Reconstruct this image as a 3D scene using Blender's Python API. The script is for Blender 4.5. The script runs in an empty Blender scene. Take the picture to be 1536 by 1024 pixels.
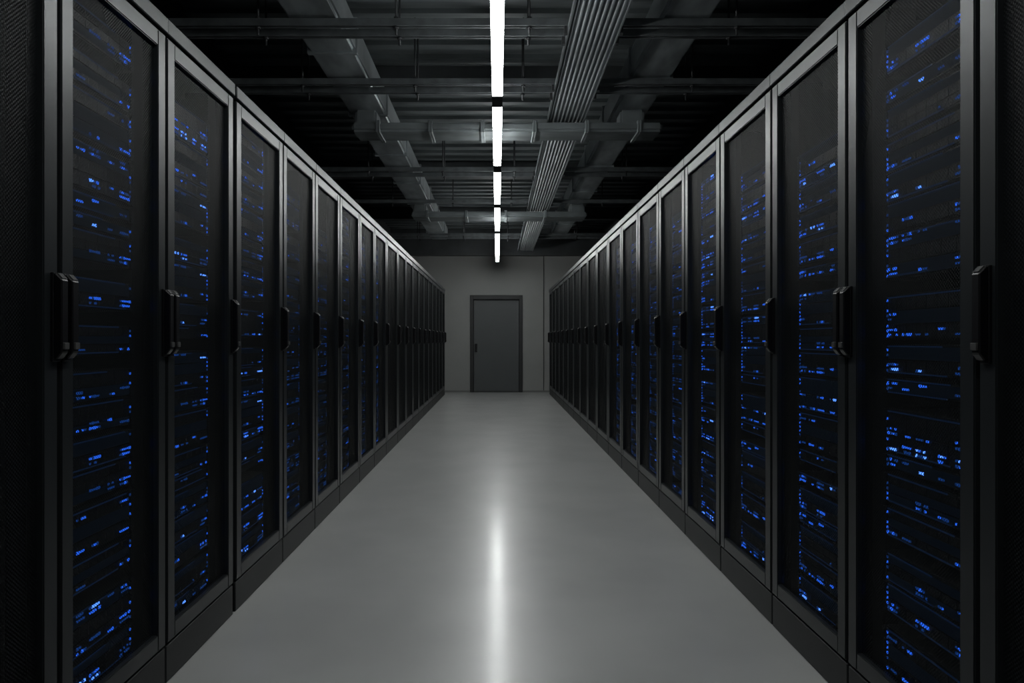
import bpy, bmesh, math, random
from mathutils import Vector, Matrix
random.seed(7)
scene = bpy.context.scene
COL = scene.collection
F = 1019.0
W = 1.075
H = 1.118
WF = W*F
CEIL = 3.50
END = 14.6
BACK = -2.6
SIDE = 2.25

# ------------------------------------------------------------ materials
def new_mat(name):
    m = bpy.data.materials.new(name); m.use_nodes = True
    nt = m.node_tree; nt.nodes.clear()
    out = nt.nodes.new('ShaderNodeOutputMaterial')
    return m, nt, out

def surf(name, col, rough=0.5, metal=0.0, var=0.0, scale=6.0, spec=0.5, bump=0.0, bscale=80, stretch=(1,1,1), rvar=0.0, detail=5, coat=0.0, crough=0.1):
    m, nt, out = new_mat(name)
    b = nt.nodes.new('ShaderNodeBsdfPrincipled')
    nt.links.new(b.outputs[0], out.inputs[0])
    b.inputs['Metallic'].default_value = metal
    b.inputs['Roughness'].default_value = rough
    b.inputs['Specular IOR Level'].default_value = spec
    b.inputs['Coat Weight'].default_value = coat
    b.inputs['Coat Roughness'].default_value = crough
    tc = nt.nodes.new('ShaderNodeTexCoord')
    mp = nt.nodes.new('ShaderNodeMapping'); mp.inputs['Scale'].default_value = stretch
    nt.links.new(tc.outputs['Object'], mp.inputs[0])
    n = nt.nodes.new('ShaderNodeTexNoise'); n.inputs['Scale'].default_value = scale
    n.inputs['Detail'].default_value = detail
    nt.links.new(mp.outputs[0], n.inputs['Vector'])
    r = nt.nodes.new('ShaderNodeValToRGB')
    r.color_ramp.interpolation = 'EASE'
    r.color_ramp.elements[0].position = 0.2; r.color_ramp.elements[1].position = 0.8
    lo = [c*(1-var) for c in col]; hi = [min(1, c*(1+var)) for c in col]
    r.color_ramp.elements[0].color = (*lo, 1); r.color_ramp.elements[1].color = (*hi, 1)
    nt.links.new(n.outputs['Fac'], r.inputs[0]); nt.links.new(r.outputs[0], b.inputs['Base Color'])
    if rvar > 0:
        mr = nt.nodes.new('ShaderNodeMapRange')
        mr.inputs['From Min'].default_value = 0.2; mr.inputs['From Max'].default_value = 0.8
        mr.inputs['To Min'].default_value = rough-rvar; mr.inputs['To Max'].default_value = rough+rvar
        nt.links.new(n.outputs['Fac'], mr.inputs[0]); nt.links.new(mr.outputs[0], b.inputs['Roughness'])
    if bump > 0:
        n2 = nt.nodes.new('ShaderNodeTexNoise'); n2.inputs['Scale'].default_value = bscale
        nt.links.new(mp.outputs[0], n2.inputs['Vector'])
        bp = nt.nodes.new('ShaderNodeBump'); bp.inputs['Strength'].default_value = bump
        bp.inputs['Distance'].default_value = 0.01
        nt.links.new(n2.outputs['Fac'], bp.inputs['Height']); nt.links.new(bp.outputs[0], b.inputs['Normal'])
    return m

def emit(name, col, s):
    m, nt, out = new_mat(name)
    e = nt.nodes.new('ShaderNodeEmission')
    e.inputs[0].default_value = (*col, 1); e.inputs[1].default_value = s
    nt.links.new(e.outputs[0], out.inputs[0])
    return m

def perforated():
    m, nt, out = new_mat('perforated_steel')
    tc = nt.nodes.new('ShaderNodeTexCoord')
    sep = nt.nodes.new('ShaderNodeSeparateXYZ'); nt.links.new(tc.outputs['Object'], sep.inputs[0])
    def mth(op, a, b=None):
        n = nt.nodes.new('ShaderNodeMath'); n.operation = op
        for i, v in enumerate((a, b)):
            if v is None: continue
            if isinstance(v, (int, float)): n.inputs[i].default_value = v
            else: nt.links.new(v, n.inputs[i])
        return n.outputs[0]
    k = 2*math.pi/0.0100
    u = mth('MULTIPLY', mth('ADD', sep.outputs['Y'], sep.outputs['Z']), k)
    v = mth('MULTIPLY', mth('SUBTRACT', sep.outputs['Y'], sep.outputs['Z']), k)
    p = mth('ADD', mth('SINE', u), mth('SINE', v))
    hole = mth('GREATER_THAN', p, 0.0)
    fac = mth('ADD', mth('MULTIPLY', hole, 0.76), 0.10)
    tr = nt.nodes.new('ShaderNodeBsdfTransparent')
    b = nt.nodes.new('ShaderNodeBsdfPrincipled')
    b.inputs['Base Color'].default_value = (0.0065, 0.0078, 0.0088, 1)
    b.inputs['Roughness'].default_value = 0.5
    b.inputs['Specular IOR Level'].default_value = 0.10
    mx = nt.nodes.new('ShaderNodeMixShader')
    nt.links.new(fac, mx.inputs[0]); nt.links.new(b.outputs[0], mx.inputs[1]); nt.links.new(tr.outputs[0], mx.inputs[2])
    nt.links.new(mx.outputs[0], out.inputs[0])
    return m

M_floor = surf('polished_concrete', (0.315, 0.319, 0.314), 0.36, 0, 0.10, 2.2, 1.0, 0, 35, detail=2.5, coat=0.42, crough=0.17)
M_endwall = surf('painted_plaster', (0.25, 0.252, 0.249), 0.8, 0, 0.04, 2.5, 0.3, 0.05, 120)
M_sidewall = surf('dark_wall_paint', (0.018, 0.020, 0.022), 0.8, 0, 0.15, 3)
M_ceiling = surf('dark_metal_deck', (0.115, 0.130, 0.135), 0.42, 0.35, 0.5, 1.6, 0.5, 0.15, 9, (0.7, 4, 1))
M_beam = surf('dark_painted_beam', (0.045, 0.050, 0.053), 0.5, 0.3, 0.2, 4)
M_duct = surf('galvanised_duct', (0.27, 0.298, 0.310), 0.36, 0.6, 0.5, 2.4, 0.5, 0.14, 8, (2.2, 0.8, 1))
M_duct2 = surf('pale_galvanised_duct', (0.15, 0.168, 0.175), 0.45, 0.4, 0.45, 3.0, 0.5, 0.12, 10, (0.8, 2, 1))
M_strut = surf('galvanised_strut', (0.12, 0.132, 0.138), 0.36, 0.5, 0.3, 9)
M_rod = surf('dark_rod', (0.04, 0.042, 0.045), 0.5, 0.6, 0.1, 9)
M_cable = surf('grey_cable_sheath', (0.140, 0.156, 0.164), 0.42, 0.3, 0.3, 3, 0.5, 0, 10, (1, 0.3, 1))
M_frame = surf('powder_coated_grey', (0.0165, 0.019, 0.021), 0.32, 0.3, 0.05, 30, 0.42, 0.02, 500)
M_plinth = surf('powder_coated_dark', (0.008, 0.009, 0.010), 0.45, 0.2, 0.06, 30, 0.3)
M_body = surf('cabinet_black', (0.004, 0.004, 0.005), 0.6, 0.1, 0.1, 10, 0.2)
M_handle = surf('handle_black', (0.003, 0.003, 0.004), 0.35, 0.1, 0.1, 40, 0.3)
M_lock = surf('handle_lock_steel', (0.10, 0.10, 0.10), 0.35, 0.6, 0.1, 40)
M_chassis = surf('server_chassis', (0.005, 0.006, 0.007), 0.5, 0.4, 0.1, 20)
M_face = surf('server_faceplate', (0.0045, 0.007, 0.011), 0.45, 0.1, 0.4, 30, 0.2, 0.2, 90)
M_perf = perforated()
M_led = [emit('blue_led_bright', (0.08, 0.25, 1.0), 2.8),
         emit('blue_led', (0.02, 0.14, 0.95), 1.3),
         emit('blue_led_dim', (0.015, 0.10, 0.50), 0.45),
         emit('blue_light_guide', (0.03, 0.11, 0.36), 0.10),
         emit('painted_led_glow_bay', (0.04, 0.14, 0.34), 0.018)]  # last entry: LED glow on the bay fronts, painted as faint emission
M_light = emit('led_tube_diffuser', (0.965, 1.0, 0.985), 38.0)
M_up = emit('added_ceiling_fill', (0.965, 1.0, 0.99), 8.0)  # invented upward glow, added to brighten the ceiling
M_house = surf('lamp_housing', (0.06, 0.06, 0.06), 0.4, 0.3, 0.05, 8)
M_door = surf('door_paint', (0.082, 0.088, 0.092), 0.5, 0.1, 0.03, 3, 0.4)
M_dframe = surf('door_frame_paint', (0.026, 0.027, 0.028), 0.5, 0.1, 0.05, 3, 0.4)
M_skirt = surf('skirting_paint', (0.15, 0.15, 0.148), 0.6, 0.0, 0.05, 3, 0.4)

# ------------------------------------------------------------ mesh helpers
def mesh_boxes(name, boxes, mats, bevel=0.0, idx=None, seg=1):
    bm = bmesh.new()
    for i, (x0, x1, y0, y1, z0, z1) in enumerate(boxes):
        sub = bmesh.new()
        vs = [sub.verts.new((x, y, z)) for x in (x0, x1) for y in (y0, y1) for z in (z0, z1)]
        for f in ((0,1,3,2),(4,6,7,5),(0,4,5,1),(2,3,7,6),(0,2,6,4),(1,5,7,3)):
            sub.faces.new([vs[k] for k in f])
        if bevel > 0:
            bmesh.ops.bevel(sub, geom=sub.edges[:], offset=bevel, segments=seg, affect='EDGES', clamp_overlap=True)
        for f in sub.faces: f.material_index = idx[i] if idx else 0
        t = bpy.data.meshes.new('t'); sub.to_mesh(t); sub.free()
        bm.from_mesh(t); bpy.data.meshes.remove(t)
    bmesh.ops.recalc_face_normals(bm, faces=bm.faces[:])
    me = bpy.data.meshes.new(name); bm.to_mesh(me); bm.free()
    for m in (mats if isinstance(mats, (list, tuple)) else [mats]): me.materials.append(m)
    return me

def obj(name, data, parent=None, loc=None, **props):
    o = bpy.data.objects.new(name, data)
    COL.objects.link(o)
    if parent: o.parent = parent
    if loc: o.location = loc
    for k, v in props.items(): o[k] = v
    return o

def local(boxes, c):
    return [(a-c[0], b-c[0], d-c[1], e-c[1], f-c[2], g-c[2]) for a, b, d, e, f, g in boxes]

def thing(name, boxes, mat, label=None, category=None, bevel=0.0, **kw):
    """mesh thing with the origin at its base centre"""
    xs = [b[0] for b in boxes]+[b[1] for b in boxes]; ys = [b[2] for b in boxes]+[b[3] for b in boxes]
    z0 = min(b[4] for b in boxes)
    c = ((min(xs)+max(xs))/2, (min(ys)+max(ys))/2, z0)
    o = obj(name, mesh_boxes(name, local(boxes, c), mat, bevel), None, c, **kw)
    if label: o['label'] = label
    if category: o['category'] = category
    return o

def cyl_into(bm, p0, p1, r, n=10, mi=0):
    p0 = Vector(p0); p1 = Vector(p1); d = p1-p0
    q = d.to_track_quat('Z', 'Y').to_matrix().to_4x4()
    M = Matrix.Translation((p0+p1)/2) @ q
    res = bmesh.ops.create_cone(bm, cap_ends=True, segments=n, radius1=r, radius2=r, depth=d.length, matrix=M)
    for v in res['verts']:
        for f in v.link_faces: f.material_index = mi

def mesh_cyls(name, cyls, mat, n=10):
    bm = bmesh.new()
    for p0, p1, r in cyls: cyl_into(bm, p0, p1, r, n)
    me = bpy.data.meshes.new(name); bm.to_mesh(me); bm.free(); me.materials.append(mat)
    for p in me.polygons: p.use_smooth = len(p.vertices) == 4
    return me

def S(name, boxes, mat, bevel=0, label=None):
    o = thing(name, boxes, mat, None, None, bevel)
    o['kind'] = 'structure'
    if label: o['label'] = label
    return o

# ------------------------------------------------------------ room shell
S('floor', [(-SIDE, SIDE, BACK, END, -0.1, 0)], M_floor, 0, 'polished light grey concrete floor with soft reflections')
S('wall_left', [(-SIDE-0.1, -SIDE, BACK, END, 0, CEIL)], M_sidewall)
S('wall_right', [(SIDE, SIDE+0.1, BACK, END, 0, CEIL)], M_sidewall)
S('wall_back', [(-SIDE, SIDE, BACK-0.1, BACK, 0, CEIL)], M_sidewall)
DX0, DX1, DZ = -0.587, 0.544, 2.085
S('wall_end', [(-SIDE, DX0, END, END+0.2, 0, CEIL), (DX1, SIDE, END, END+0.2, 0, CEIL), (DX0, DX1, END, END+0.2, DZ, CEIL)],
  M_endwall, 0, 'plain grey plaster end wall around the door')
S('wall_corridor', [(-0.8, 0.8, END+0.2, END+0.25, 0, DZ+0.1)], M_sidewall)
# ceiling: ribbed metal deck
cb = [(-SIDE, SIDE, BACK, END, CEIL, CEIL+0.1)]
y = 0.2
while y < END-0.2:
    cb.append((-SIDE, SIDE, y, y+0.09, CEIL-0.035, CEIL)); y += 0.26
S('ceiling', cb, M_ceiling, 0.0, 'dark ribbed metal deck ceiling with exposed services')
for k, yy in enumerate((2.2, 5.75, 8.9, 12.0)):
    S('trim_%d' % (k+1), [(-SIDE, SIDE, yy, yy+0.16, CEIL-0.24, CEIL-0.225), (-SIDE, SIDE, yy+0.07, yy+0.09, CEIL-0.225, CEIL-0.035), ], M_beam, 0, 'dark steel ceiling beam')
S('trim_5', [(-SIDE, SIDE, END-0.30, END-0.18, 2.90, CEIL-0.0)], M_beam, 0, 'dark bulkhead in front of the end wall')
S('baseboard_end', [(-SIDE, DX0, END-0.010, END, 0, 0.04), (DX1, SIDE, END-0.010, END, 0, 0.04)], M_skirt)
S('trim_6', [(0.988, 1.002, END-0.015, END, 0.04, 2.95)], M_dframe, 0, 'thin dark vertical joint strip on the wall')

# end door
d = obj('door_1', None, None, ((DX0+DX1)/2, END, 0)); d['kind'] = 'structure'; d['label'] = 'flat grey metal door set in a dark frame'
hw = (DX1-DX0)/2
obj('door_frame', mesh_boxes('door_frame', [(-hw, -hw+0.075, -0.02, 0.18, 0, DZ), (hw-0.075, hw, -0.02, 0.18, 0, DZ), (-hw+0.075, hw-0.075, -0.02, 0.18, DZ-0.09, DZ)], M_dframe, 0.004), d)
leaf = obj('door_leaf', mesh_boxes('door_leaf', [(-hw+0.08, hw-0.08, 0.04, 0.08, 0.012, DZ-0.096)], M_door, 0.003), d)
obj('door_handle', mesh_boxes('door_handle', [(-hw+0.10, -hw+0.155, 0.032, 0.04, 0.86, 1.04), (-hw+0.11, -hw+0.145, 0.0, 0.032, 0.985, 1.005), (-hw+0.11, -hw+0.145, 0.0, 0.032, 0.885, 0.905), (-hw+0.11, -hw+0.145, -0.008, 0.01, 0.885, 1.005)], M_handle, 0.002), leaf)
obj('threshold', mesh_boxes('threshold', [(-hw+0.075, hw-0.075, 0.0, 0.2, 0, 0.01)], M_dframe), d)

# ------------------------------------------------------------ server cabinet prototype
P = 0.6
ZD0, ZD1 = 0.129, 2.104
me_body = mesh_boxes('cabinet_body', [
    (-1.05, -0.032, 0.003, 0.018, 0.125, 2.110), (-1.05, -0.032, 0.582, 0.597, 0.125, 2.110),
    (-1.05, -0.032, 0.018, 0.582, 2.095, 2.110), (-1.05, -0.032, 0.018, 0.582, 0.125, 0.140),
    (-1.05, -1.035, 0.018, 0.582, 0.140, 2.095)], M_body)
me_plinth = mesh_boxes('plinth', [(-1.0, -0.003, 0.004, 0.596, 0.0, 0.121)], M_plinth, 0.003)
me_cornice = mesh_boxes('top_rail', [(-0.10, 0.006, 0.0005, 0.5995, 2.112, 2.163)], M_frame, 0.003)
me_rail = mesh_boxes('mounting_rail', [(-0.085, -0.070, 0.018, 0.09, 0.14, 2.095), (-0.16, -0.085, 0.07, 0.09, 0.14, 2.095)], M_body)
me_rail2 = mesh_boxes('mounting_rail', [(-0.085, -0.070, 0.51, 0.582, 0.14, 2.095), (-0.16, -0.085, 0.51, 0.53, 0.14, 2.095)], M_body)
st = 0.052
me_door = mesh_boxes('door', [
    (-0.028, 0, 0.008, 0.008+st, ZD0, ZD1), (-0.028, 0, 0.592-st, 0.592, ZD0, ZD1),
    (-0.028, -0.0005, 0.008+st, 0.592-st, ZD0, 0.183), (-0.028, -0.0005, 0.008+st, 0.592-st, 2.052, ZD1)], M_frame, 0.003, seg=2)
def perf_mesh():
    me = bpy.data.meshes.new('perforated_panel')
    x = -0.016; a, b = 0.008+st-0.004, 0.592-st+0.004
    me.from_pydata([(x, a, 0.179), (x, b, 0.179), (x, b, 2.056), (x, a, 2.056)], [], [(0, 1, 2, 3)])
    me.materials.append(M_perf); return me
me_panel = perf_mesh()
def handle_mesh():
    bm = bmesh.new()
    def prism(prof, y0, y1, mi=0, bev=0.0015):
        s = bmesh.new()
        a = [s.verts.new((x, y0, z)) for x, z in prof]; b = [s.verts.new((x, y1, z)) for x, z in prof]
        s.faces.new(a); s.faces.new(b[::-1]); n = len(prof)
        for i in range(n): s.faces.new((a[i], b[i], b[(i+1) % n], a[(i+1) % n]))
        bmesh.ops.recalc_face_normals(s, faces=s.faces[:])
        if bev: bmesh.ops.bevel(s, geom=s.edges[:], offset=bev, segments=1, affect='EDGES', clamp_overlap=True)
        for f in s.faces: f.material_index = mi
        t = bpy.data.meshes.new('t'); s.to_mesh(t); s.free(); bm.from_mesh(t); bpy.data.meshes.remove(t)
    # back plate, solid angular grip with chamfered ends, lower lock barrel
    prism([(-0.001, -0.110), (0.006, -0.110), (0.006, 0.106), (-0.001, 0.106)], -0.014, 0.014)
    prism([(0.005, -0.104), (0.012, -0.104), (0.022, -0.088), (0.022, 0.088), (0.010, 0.104), (0.005, 0.104)], -0.0125, 0.0125, 0, 0.003)
    prism([(0.017, -0.082), (0.026, -0.080), (0.026, -0.064), (0.017, -0.064)], -0.009, 0.009, 1, 0.001)
    prism([(0.0105, 0.1035), (0.0205, 0.0902), (0.0222, 0.0915), (0.0122, 0.1048)], -0.009, 0.009, 1, 0.0004)
    me = bpy.data.meshes.new('handle'); bm.to_mesh(me); bm.free()
    me.materials.append(M_handle); me.materials.append(M_lock); return me
me_handle = handle_mesh()

def cabinet(xfront, y0, y1, rot, label, group, i):
    base = obj('server_cabinet', None, None, (xfront, y0 if rot == 0 else y1, 0))
    base.rotation_euler = (0, 0, rot)
    base.scale = (1, (y1-y0)/P, 1)
    base.empty_display_size = 0.2
    base['label'] = label; base['category'] = 'server cabinet'; base['group'] = group
    obj('cabinet_body', me_body, base)
    obj('plinth', me_plinth, base); obj('top_rail', me_cornice, base)
    obj('mounting_rail', me_rail, base); obj('mounting_rail', me_rail2, base)
    dr = obj('door', me_door, base)
    obj('perforated_panel', me_panel, dr)
    e = 0.034 if (i == 0 and rot != 0) else 0.022
    far, near = (0.6-e, e) if rot == 0 else (e, 0.6-e)
    for hy in ([far, near] if (i <= 2 and not (i == 1 and rot != 0)) else [far]):
        h = obj('handle', me_handle, dr, (0, hy, 1.176))
        h.scale = (1.25 if i <= 2 else 1.5, P/(y1-y0)*(1.0 if i <= 2 else 1.15), 1)
    return base

# ------------------------------------------------------------ servers
SW = 0.42
def led_boxes(h, seed, dim=False):
    r = random.Random(seed)
    boxes, idx = [], []
    def dash(y, w, z, hh, m):
        if dim: m = min(2, m+1)
        boxes.append((0.0, 0.003, y, min(y+w, SW-0.020), z-hh/2, z+hh/2)); idx.append(m+1)
    busy = r.choice((0.4, 0.8, 1.0, 1.0)) * (0.8 if dim else 1)
    rows = [0.016] if h < 0.1 else [0.016, 0.016+0.0445*r.choice((1, 2))]
    if r.random() < 0.8: rows += [z+0.014 for z in rows]
    zones = [(0.024, 0.072), (0.10, 0.14), (0.165, 0.215), (0.265, 0.300), (0.335, 0.392)]
    zp = [0.95, 0.45, 0.8, 0.45, 0.95]
    for z in rows:
        for (a, b), pr in zip(zones, zp):
            if r.random() > pr*(0.30+0.65*busy): continue
            m = r.choices((0, 1, 2), (0.16, 0.44, 0.40))[0]
            y = a
            while y < b:
                w = r.choice((0.004, 0.006, 0.008, 0.010))
                if r.random() < 0.8:
                    dash(y, w, z, r.choice((0.005, 0.006, 0.008)), m if r.random() < 0.65 else r.choice((1, 2, 2)))
                y += w + 0.005
    for yy, pr in ((0.020, 0.8), (0.396, 0.4)):
        z = 0.012
        while z < h-0.008:
            if r.random() < pr: dash(yy, 0.004, z, 0.007, r.choice((1, 1, 2, 2)))
            z += 0.0148
    for k in range(r.choice((1, 2, 2))):
        z = h*(0.08 if k else 0.94); a = 0.022; b = a+r.uniform(0.2, 0.37)
        boxes.append((-0.001, 0.0012, a, b, z-0.002, z+0.002)); idx.append(4)
    return boxes, idx

def face_mesh(h, kind, seed, dim):
    r = random.Random(seed+3)
    b = [(-0.012, -0.004, 0.0, SW, 0.001, h-0.001)]
    b += [(-0.004, 0.003, 0.0, 0.018, 0.002, h-0.002), (-0.004, 0.003, SW-0.018, SW, 0.002, h-0.002)]
    ix = [0, 0, 0]
    n = {0: 8, 1: 4, 2: 6}[kind]; w = (SW-0.044)/n
    rows = 1 if h < 0.07 else (2 if kind == 1 else 3)
    for k in range(rows):
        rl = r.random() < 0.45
        for i in range(n):
            z0 = 0.004 + k*(h-0.008)/rows
            b.append((-0.004, 0.0, 0.022+i*w+0.0015, 0.022+(i+1)*w-0.0015, z0+0.0025, z0+(h-0.008)/rows-0.0025))
            ix.append(5 if rl else 0)  # some bay rows carry the painted LED glow
    lb, li = led_boxes(h, seed, dim)
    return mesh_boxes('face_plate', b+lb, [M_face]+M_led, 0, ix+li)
protos = []
for h in (0.0425, 0.087, 0.131):
    ch = mesh_boxes('server', [(-0.72, -0.012, 0, SW, 0, h)], M_chassis)
    faces = [face_mesh(h, s % 3, int(10000*h)+7*s, False) for s in range(12)]
    dimf = [face_mesh(h, s % 3, int(10000*h)+7*s+1, True) for s in range(6)]
    protos.append((h, ch, faces, dimf))

def fill(xfront, y0, y1, rot, quota, seed, dim):
    r = random.Random(seed)
    s = (y1-y0)/P
    z = 0.15; n = 0
    while z < 2.0 and n < quota:
        pi = r.choices((0, 1, 2), (0.20, 0.50, 0.30))[0]
        h, ch, faces, dimf = protos[pi]
        if z+h > 2.06: break
        if rot == 0: loc = (xfront-0.066, y0+0.09*s, z)
        else: loc = (xfront+0.066, y1-0.09*s, z)
        o = obj('rack_server', ch, None, loc)
        o.rotation_euler = (0, 0, rot); o.scale = (1, s, 1)
        o['label'] = 'black rack server with blue indicator lights behind perforated cabinet door'
        o['category'] = 'server'; o['group'] = 'rack servers inside the cabinets'
        obj('face_plate', r.choice(dimf if dim else faces), o)
        n += 1
        z += h + r.choice((0.002, 0.002, 0.012, 0.012, 0.0445))
    return n

tl = [.001524,.002016,.002538,.003115,.003663,.004237,.004854,.005435,.006024,.006711,.0073,.0079]
while tl[-1] < .01255: tl.append(tl[-1]+.0006)
tr = [.001391,.001908,.002433,.002994,.003559,.004132,.004739,.005376,.006024,.006711]
while tr[-1] < .0122: tr.append(tr[-1]+.00068)
LB = [t*WF for t in tl]; RB = [t*WF for t in tr]
lab = 'tall dark grey server cabinet with perforated door and blue lights'
labf = 'tall dark grey server cabinet with dark perforated door'
total = 0
NS = 8
for side, B in (('l', LB), ('r', RB)):
    rot = 0 if side == 'l' else math.pi
    xf = -W if side == 'l' else W
    B = [B[0]-0.6] + B
    for i in range(len(B)-1):
        a, b = B[i], B[i+1]
        if side == 'l' and i == 2: b -= 0.008
        if side == 'l' and i == 3: a += 0.012
        cabinet(xf, a, b, rot, lab if 1 <= i <= NS else labf, 'row of server cabinets along the aisle', i)
        if 1 <= i <= NS:
            total += fill(xf, a, b, rot, 18, 31*i+(5 if side == 'l' else 900), i >= (4 if side == 'l' else 5))
print('servers', total)

# ------------------------------------------------------------ light fixtures
ZL = H+1.60
def z_of(off): return 1630.0/off
segs = [(-0.75, 0.90), (1.05, 2.70), (2.84, z_of(363)), (z_of(352), z_of(260)), (z_of(253), z_of(203)), (z_of(199), z_of(163)), (z_of(160), 13.9)]
segs = [(a+0.02, b-0.02) for a, b in segs]
for a, b in segs:
    L = b-a; cy = (a+b)/2
    e = obj('linear_ceiling_lamp', None, None, (0, cy, ZL))
    e['label'] = 'slim suspended white linear LED lamp, switched on'; e['category'] = 'ceiling lamp'; e['group'] = 'line of linear lamps over the aisle'
    obj('lamp_housing', mesh_boxes('lamp_housing', [(-0.036, 0.036, -L/2, L/2, 0.030, 0.080), (-0.036, 0.036, -L/2, -L/2+0.012, -0.003, 0.030), (-0.036, 0.036, L/2-0.012, L/2, -0.003, 0.030)], M_house, 0.002), e)
    obj('diffuser', mesh_boxes('diffuser', [(-0.033, 0.033, -L/2+0.012, L/2-0.012, 0.0, 0.030)], M_light, 0.003), e)
    obj('added_fill_strip', mesh_boxes('added_fill_strip', [(-0.026, 0.026, -L/2+0.03, L/2-0.03, 0.078, 0.083)], M_up, 0.0), e)  # added glowing strip on the housing top, lifts the dark ceiling
    for sy in (-L/2+0.25, L/2-0.25):
        obj('suspension_cable', mesh_cyls('suspension_cable', [((0, sy, 0.082), (0, sy, CEIL-ZL), 0.002), ((0, sy, 0.078), (0, sy, 0.1), 0.006)], M_rod, 6), e)

# ------------------------------------------------------------ ducts and services
ZD = H+1.90      # underside of main ducts (rest on the struts)
def duct(name, x0, x1, y0, y1, z0, z1, axis, label, mat, step=1.25, sh=0.0, hang=()):
    c = ((x0+x1)/2, (y0+y1)/2, z0)
    bx = [(x0, x1, y0, y1, z0+0.012, z1-0.012)]
    e = obj(name, None, None, c); e['label'] = label; e['category'] = 'air duct'
    obj('duct_body', mesh_boxes('duct_body', local(bx, c), mat, 0.02, seg=3), e)
    p = (y0 if axis == 'y' else x0)+0.1+sh; q = (y1 if axis == 'y' else x1)
    while p < q-0.05:
        fl = []
        if axis == 'y': fl = [(x0-0.012, x1+0.012, p+k, p+k+0.018, z0, z1) for k in (0, 0.018)]
        else: fl = [(p+k, p+k+0.018, y0-0.012, y1+0.012, z0, z1) for k in (0, 0.018)]
        obj('flange_collar', mesh_boxes('flange_collar', local(fl, c), mat, 0.003), e)
        p += step
    for ha, hb in hang:
        obj('duct_elbow', mesh_boxes('duct_elbow', local([(ha, hb, y0+0.04, y1-0.04, z0+0.014, ZD+0.012)], c), mat, 0.02, seg=2), e)
    return e
duct('air_duct', -1.25, -0.94, 0.3, 12.9, ZD, ZD+0.24, 'y', 'long galvanised rectangular air duct under the ceiling beside the lamps', M_duct, 1.25, 0.35)
duct('air_duct', 0.97, 1.27, 0.3, 12.2, ZD, ZD+0.24, 'y', 'long galvanised rectangular air duct under the ceiling beside the cable tray', M_duct, 1.25, 0.8)
duct('air_duct', -1.20, 1.36, 5.58, 5.87, H+1.705, H+1.805, 'x', 'flat galvanised cross duct joining the two long ducts', M_duct2, 0.43, 0.1, ((-1.18, -1.0), (1.02, 1.22)))
duct('air_duct', -1.20, 1.25, 9.45, 9.85, H+1.705, H+1.805, 'x', 'flat galvanised cross duct joining the two long ducts', M_duct2, 0.55, 0.1, ((-1.18, -1.0), (1.02, 1.22)))

# cable tray: flat pan with ribbed cable bundle showing below
TZ = H+1.818
tx0, tx1, ty0, ty1 = 0.415, 0.725, 0.3, 13.9
c = ((tx0+tx1)/2, (ty0+ty1)/2, TZ)
tray = obj('cable_tray', None, None, c); tray['label'] = 'long flat ribbed cable tray with parallel grey cables'; tray['category'] = 'cable tray'
tb = [(tx0, tx0+0.008, ty0, ty1, TZ, TZ+0.040), (tx1-0.008, tx1, ty0, ty1, TZ, TZ+0.040), (tx0+0.008, tx1-0.008, ty0, ty1, TZ+0.014, TZ+0.022)]
obj('tray_frame', mesh_boxes('tray_frame', local(tb, c), M_cable), tray)
n = 9
for i in range(n):
    xx = tx0+0.027+(tx1-tx0-0.054)*i/(n-1) - c[0]
    obj('cable', mesh_cyls('cable', [((xx, ty0-c[1], 0.018), (xx, ty1-c[1], 0.018), 0.011)], M_cable, 12), tray)

# cross struts with hanger rods
SZ = ZD
for yy in (4.03, 4.17, 4.95, 5.12, 7.48, 7.72, 9.2, 12.1, 12.45):
    c = (0, yy, SZ-0.042)
    e = obj('support_strut', None, None, c); e['label'] = 'galvanised steel channel crossing the aisle under the ducts'; e['category'] = 'ceiling support'; e['group'] = 'ceiling support struts'
    obj('channel', mesh_boxes('channel', local([(-SIDE, SIDE, yy-0.021, yy+0.021, SZ-0.004, SZ), (-SIDE, SIDE, yy-0.021, yy-0.017, SZ-0.042, SZ-0.004), (-SIDE, SIDE, yy+0.017, yy+0.021, SZ-0.042, SZ-0.004), (-SIDE, SIDE, yy-0.017, yy-0.010, SZ-0.042, SZ-0.038), (-SIDE, SIDE, yy+0.010, yy+0.017, SZ-0.042, SZ-0.038)], c), M_strut), e)
    for xx in (-1.42, -0.60, 0.19, 1.42):
        obj('hanger_rod', mesh_cyls('hanger_rod', [((xx, 0, -0.05), (xx, 0, CEIL-0.02-c[2]), 0.007), ((xx, 0, -0.014), (xx, 0, 0.0), 0.016), ((xx, 0, 0.042), (xx, 0, 0.056), 0.016)], M_rod, 8), e)
    for x0 in (0.396, 0.725):
        obj('tray_clamp', mesh_boxes('tray_clamp', [(x0, x0+0.019, -0.015, 0.015, -0.045, 0.0)], M_rod), e)

# ------------------------------------------------------------ world, camera
w = bpy.data.worlds.new('world'); scene.world = w; w.use_nodes = True
w.node_tree.nodes['Background'].inputs[0].default_value = (0.01, 0.011, 0.012, 1)
w.node_tree.nodes['Background'].inputs[1].default_value = 0.2
cam = bpy.data.cameras.new('camera'); co = bpy.data.objects.new('camera', cam); COL.objects.link(co)
co.location = (0, 0, H); co.rotation_euler = (math.pi/2, 0, 0)
cam.sensor_width = 36; cam.lens = 36*F/1536
cam.shift_x = 22/1536; cam.shift_y = -2/1536
cam.clip_start = 0.05
scene.camera = co
scene.view_settings.view_transform = 'Standard'
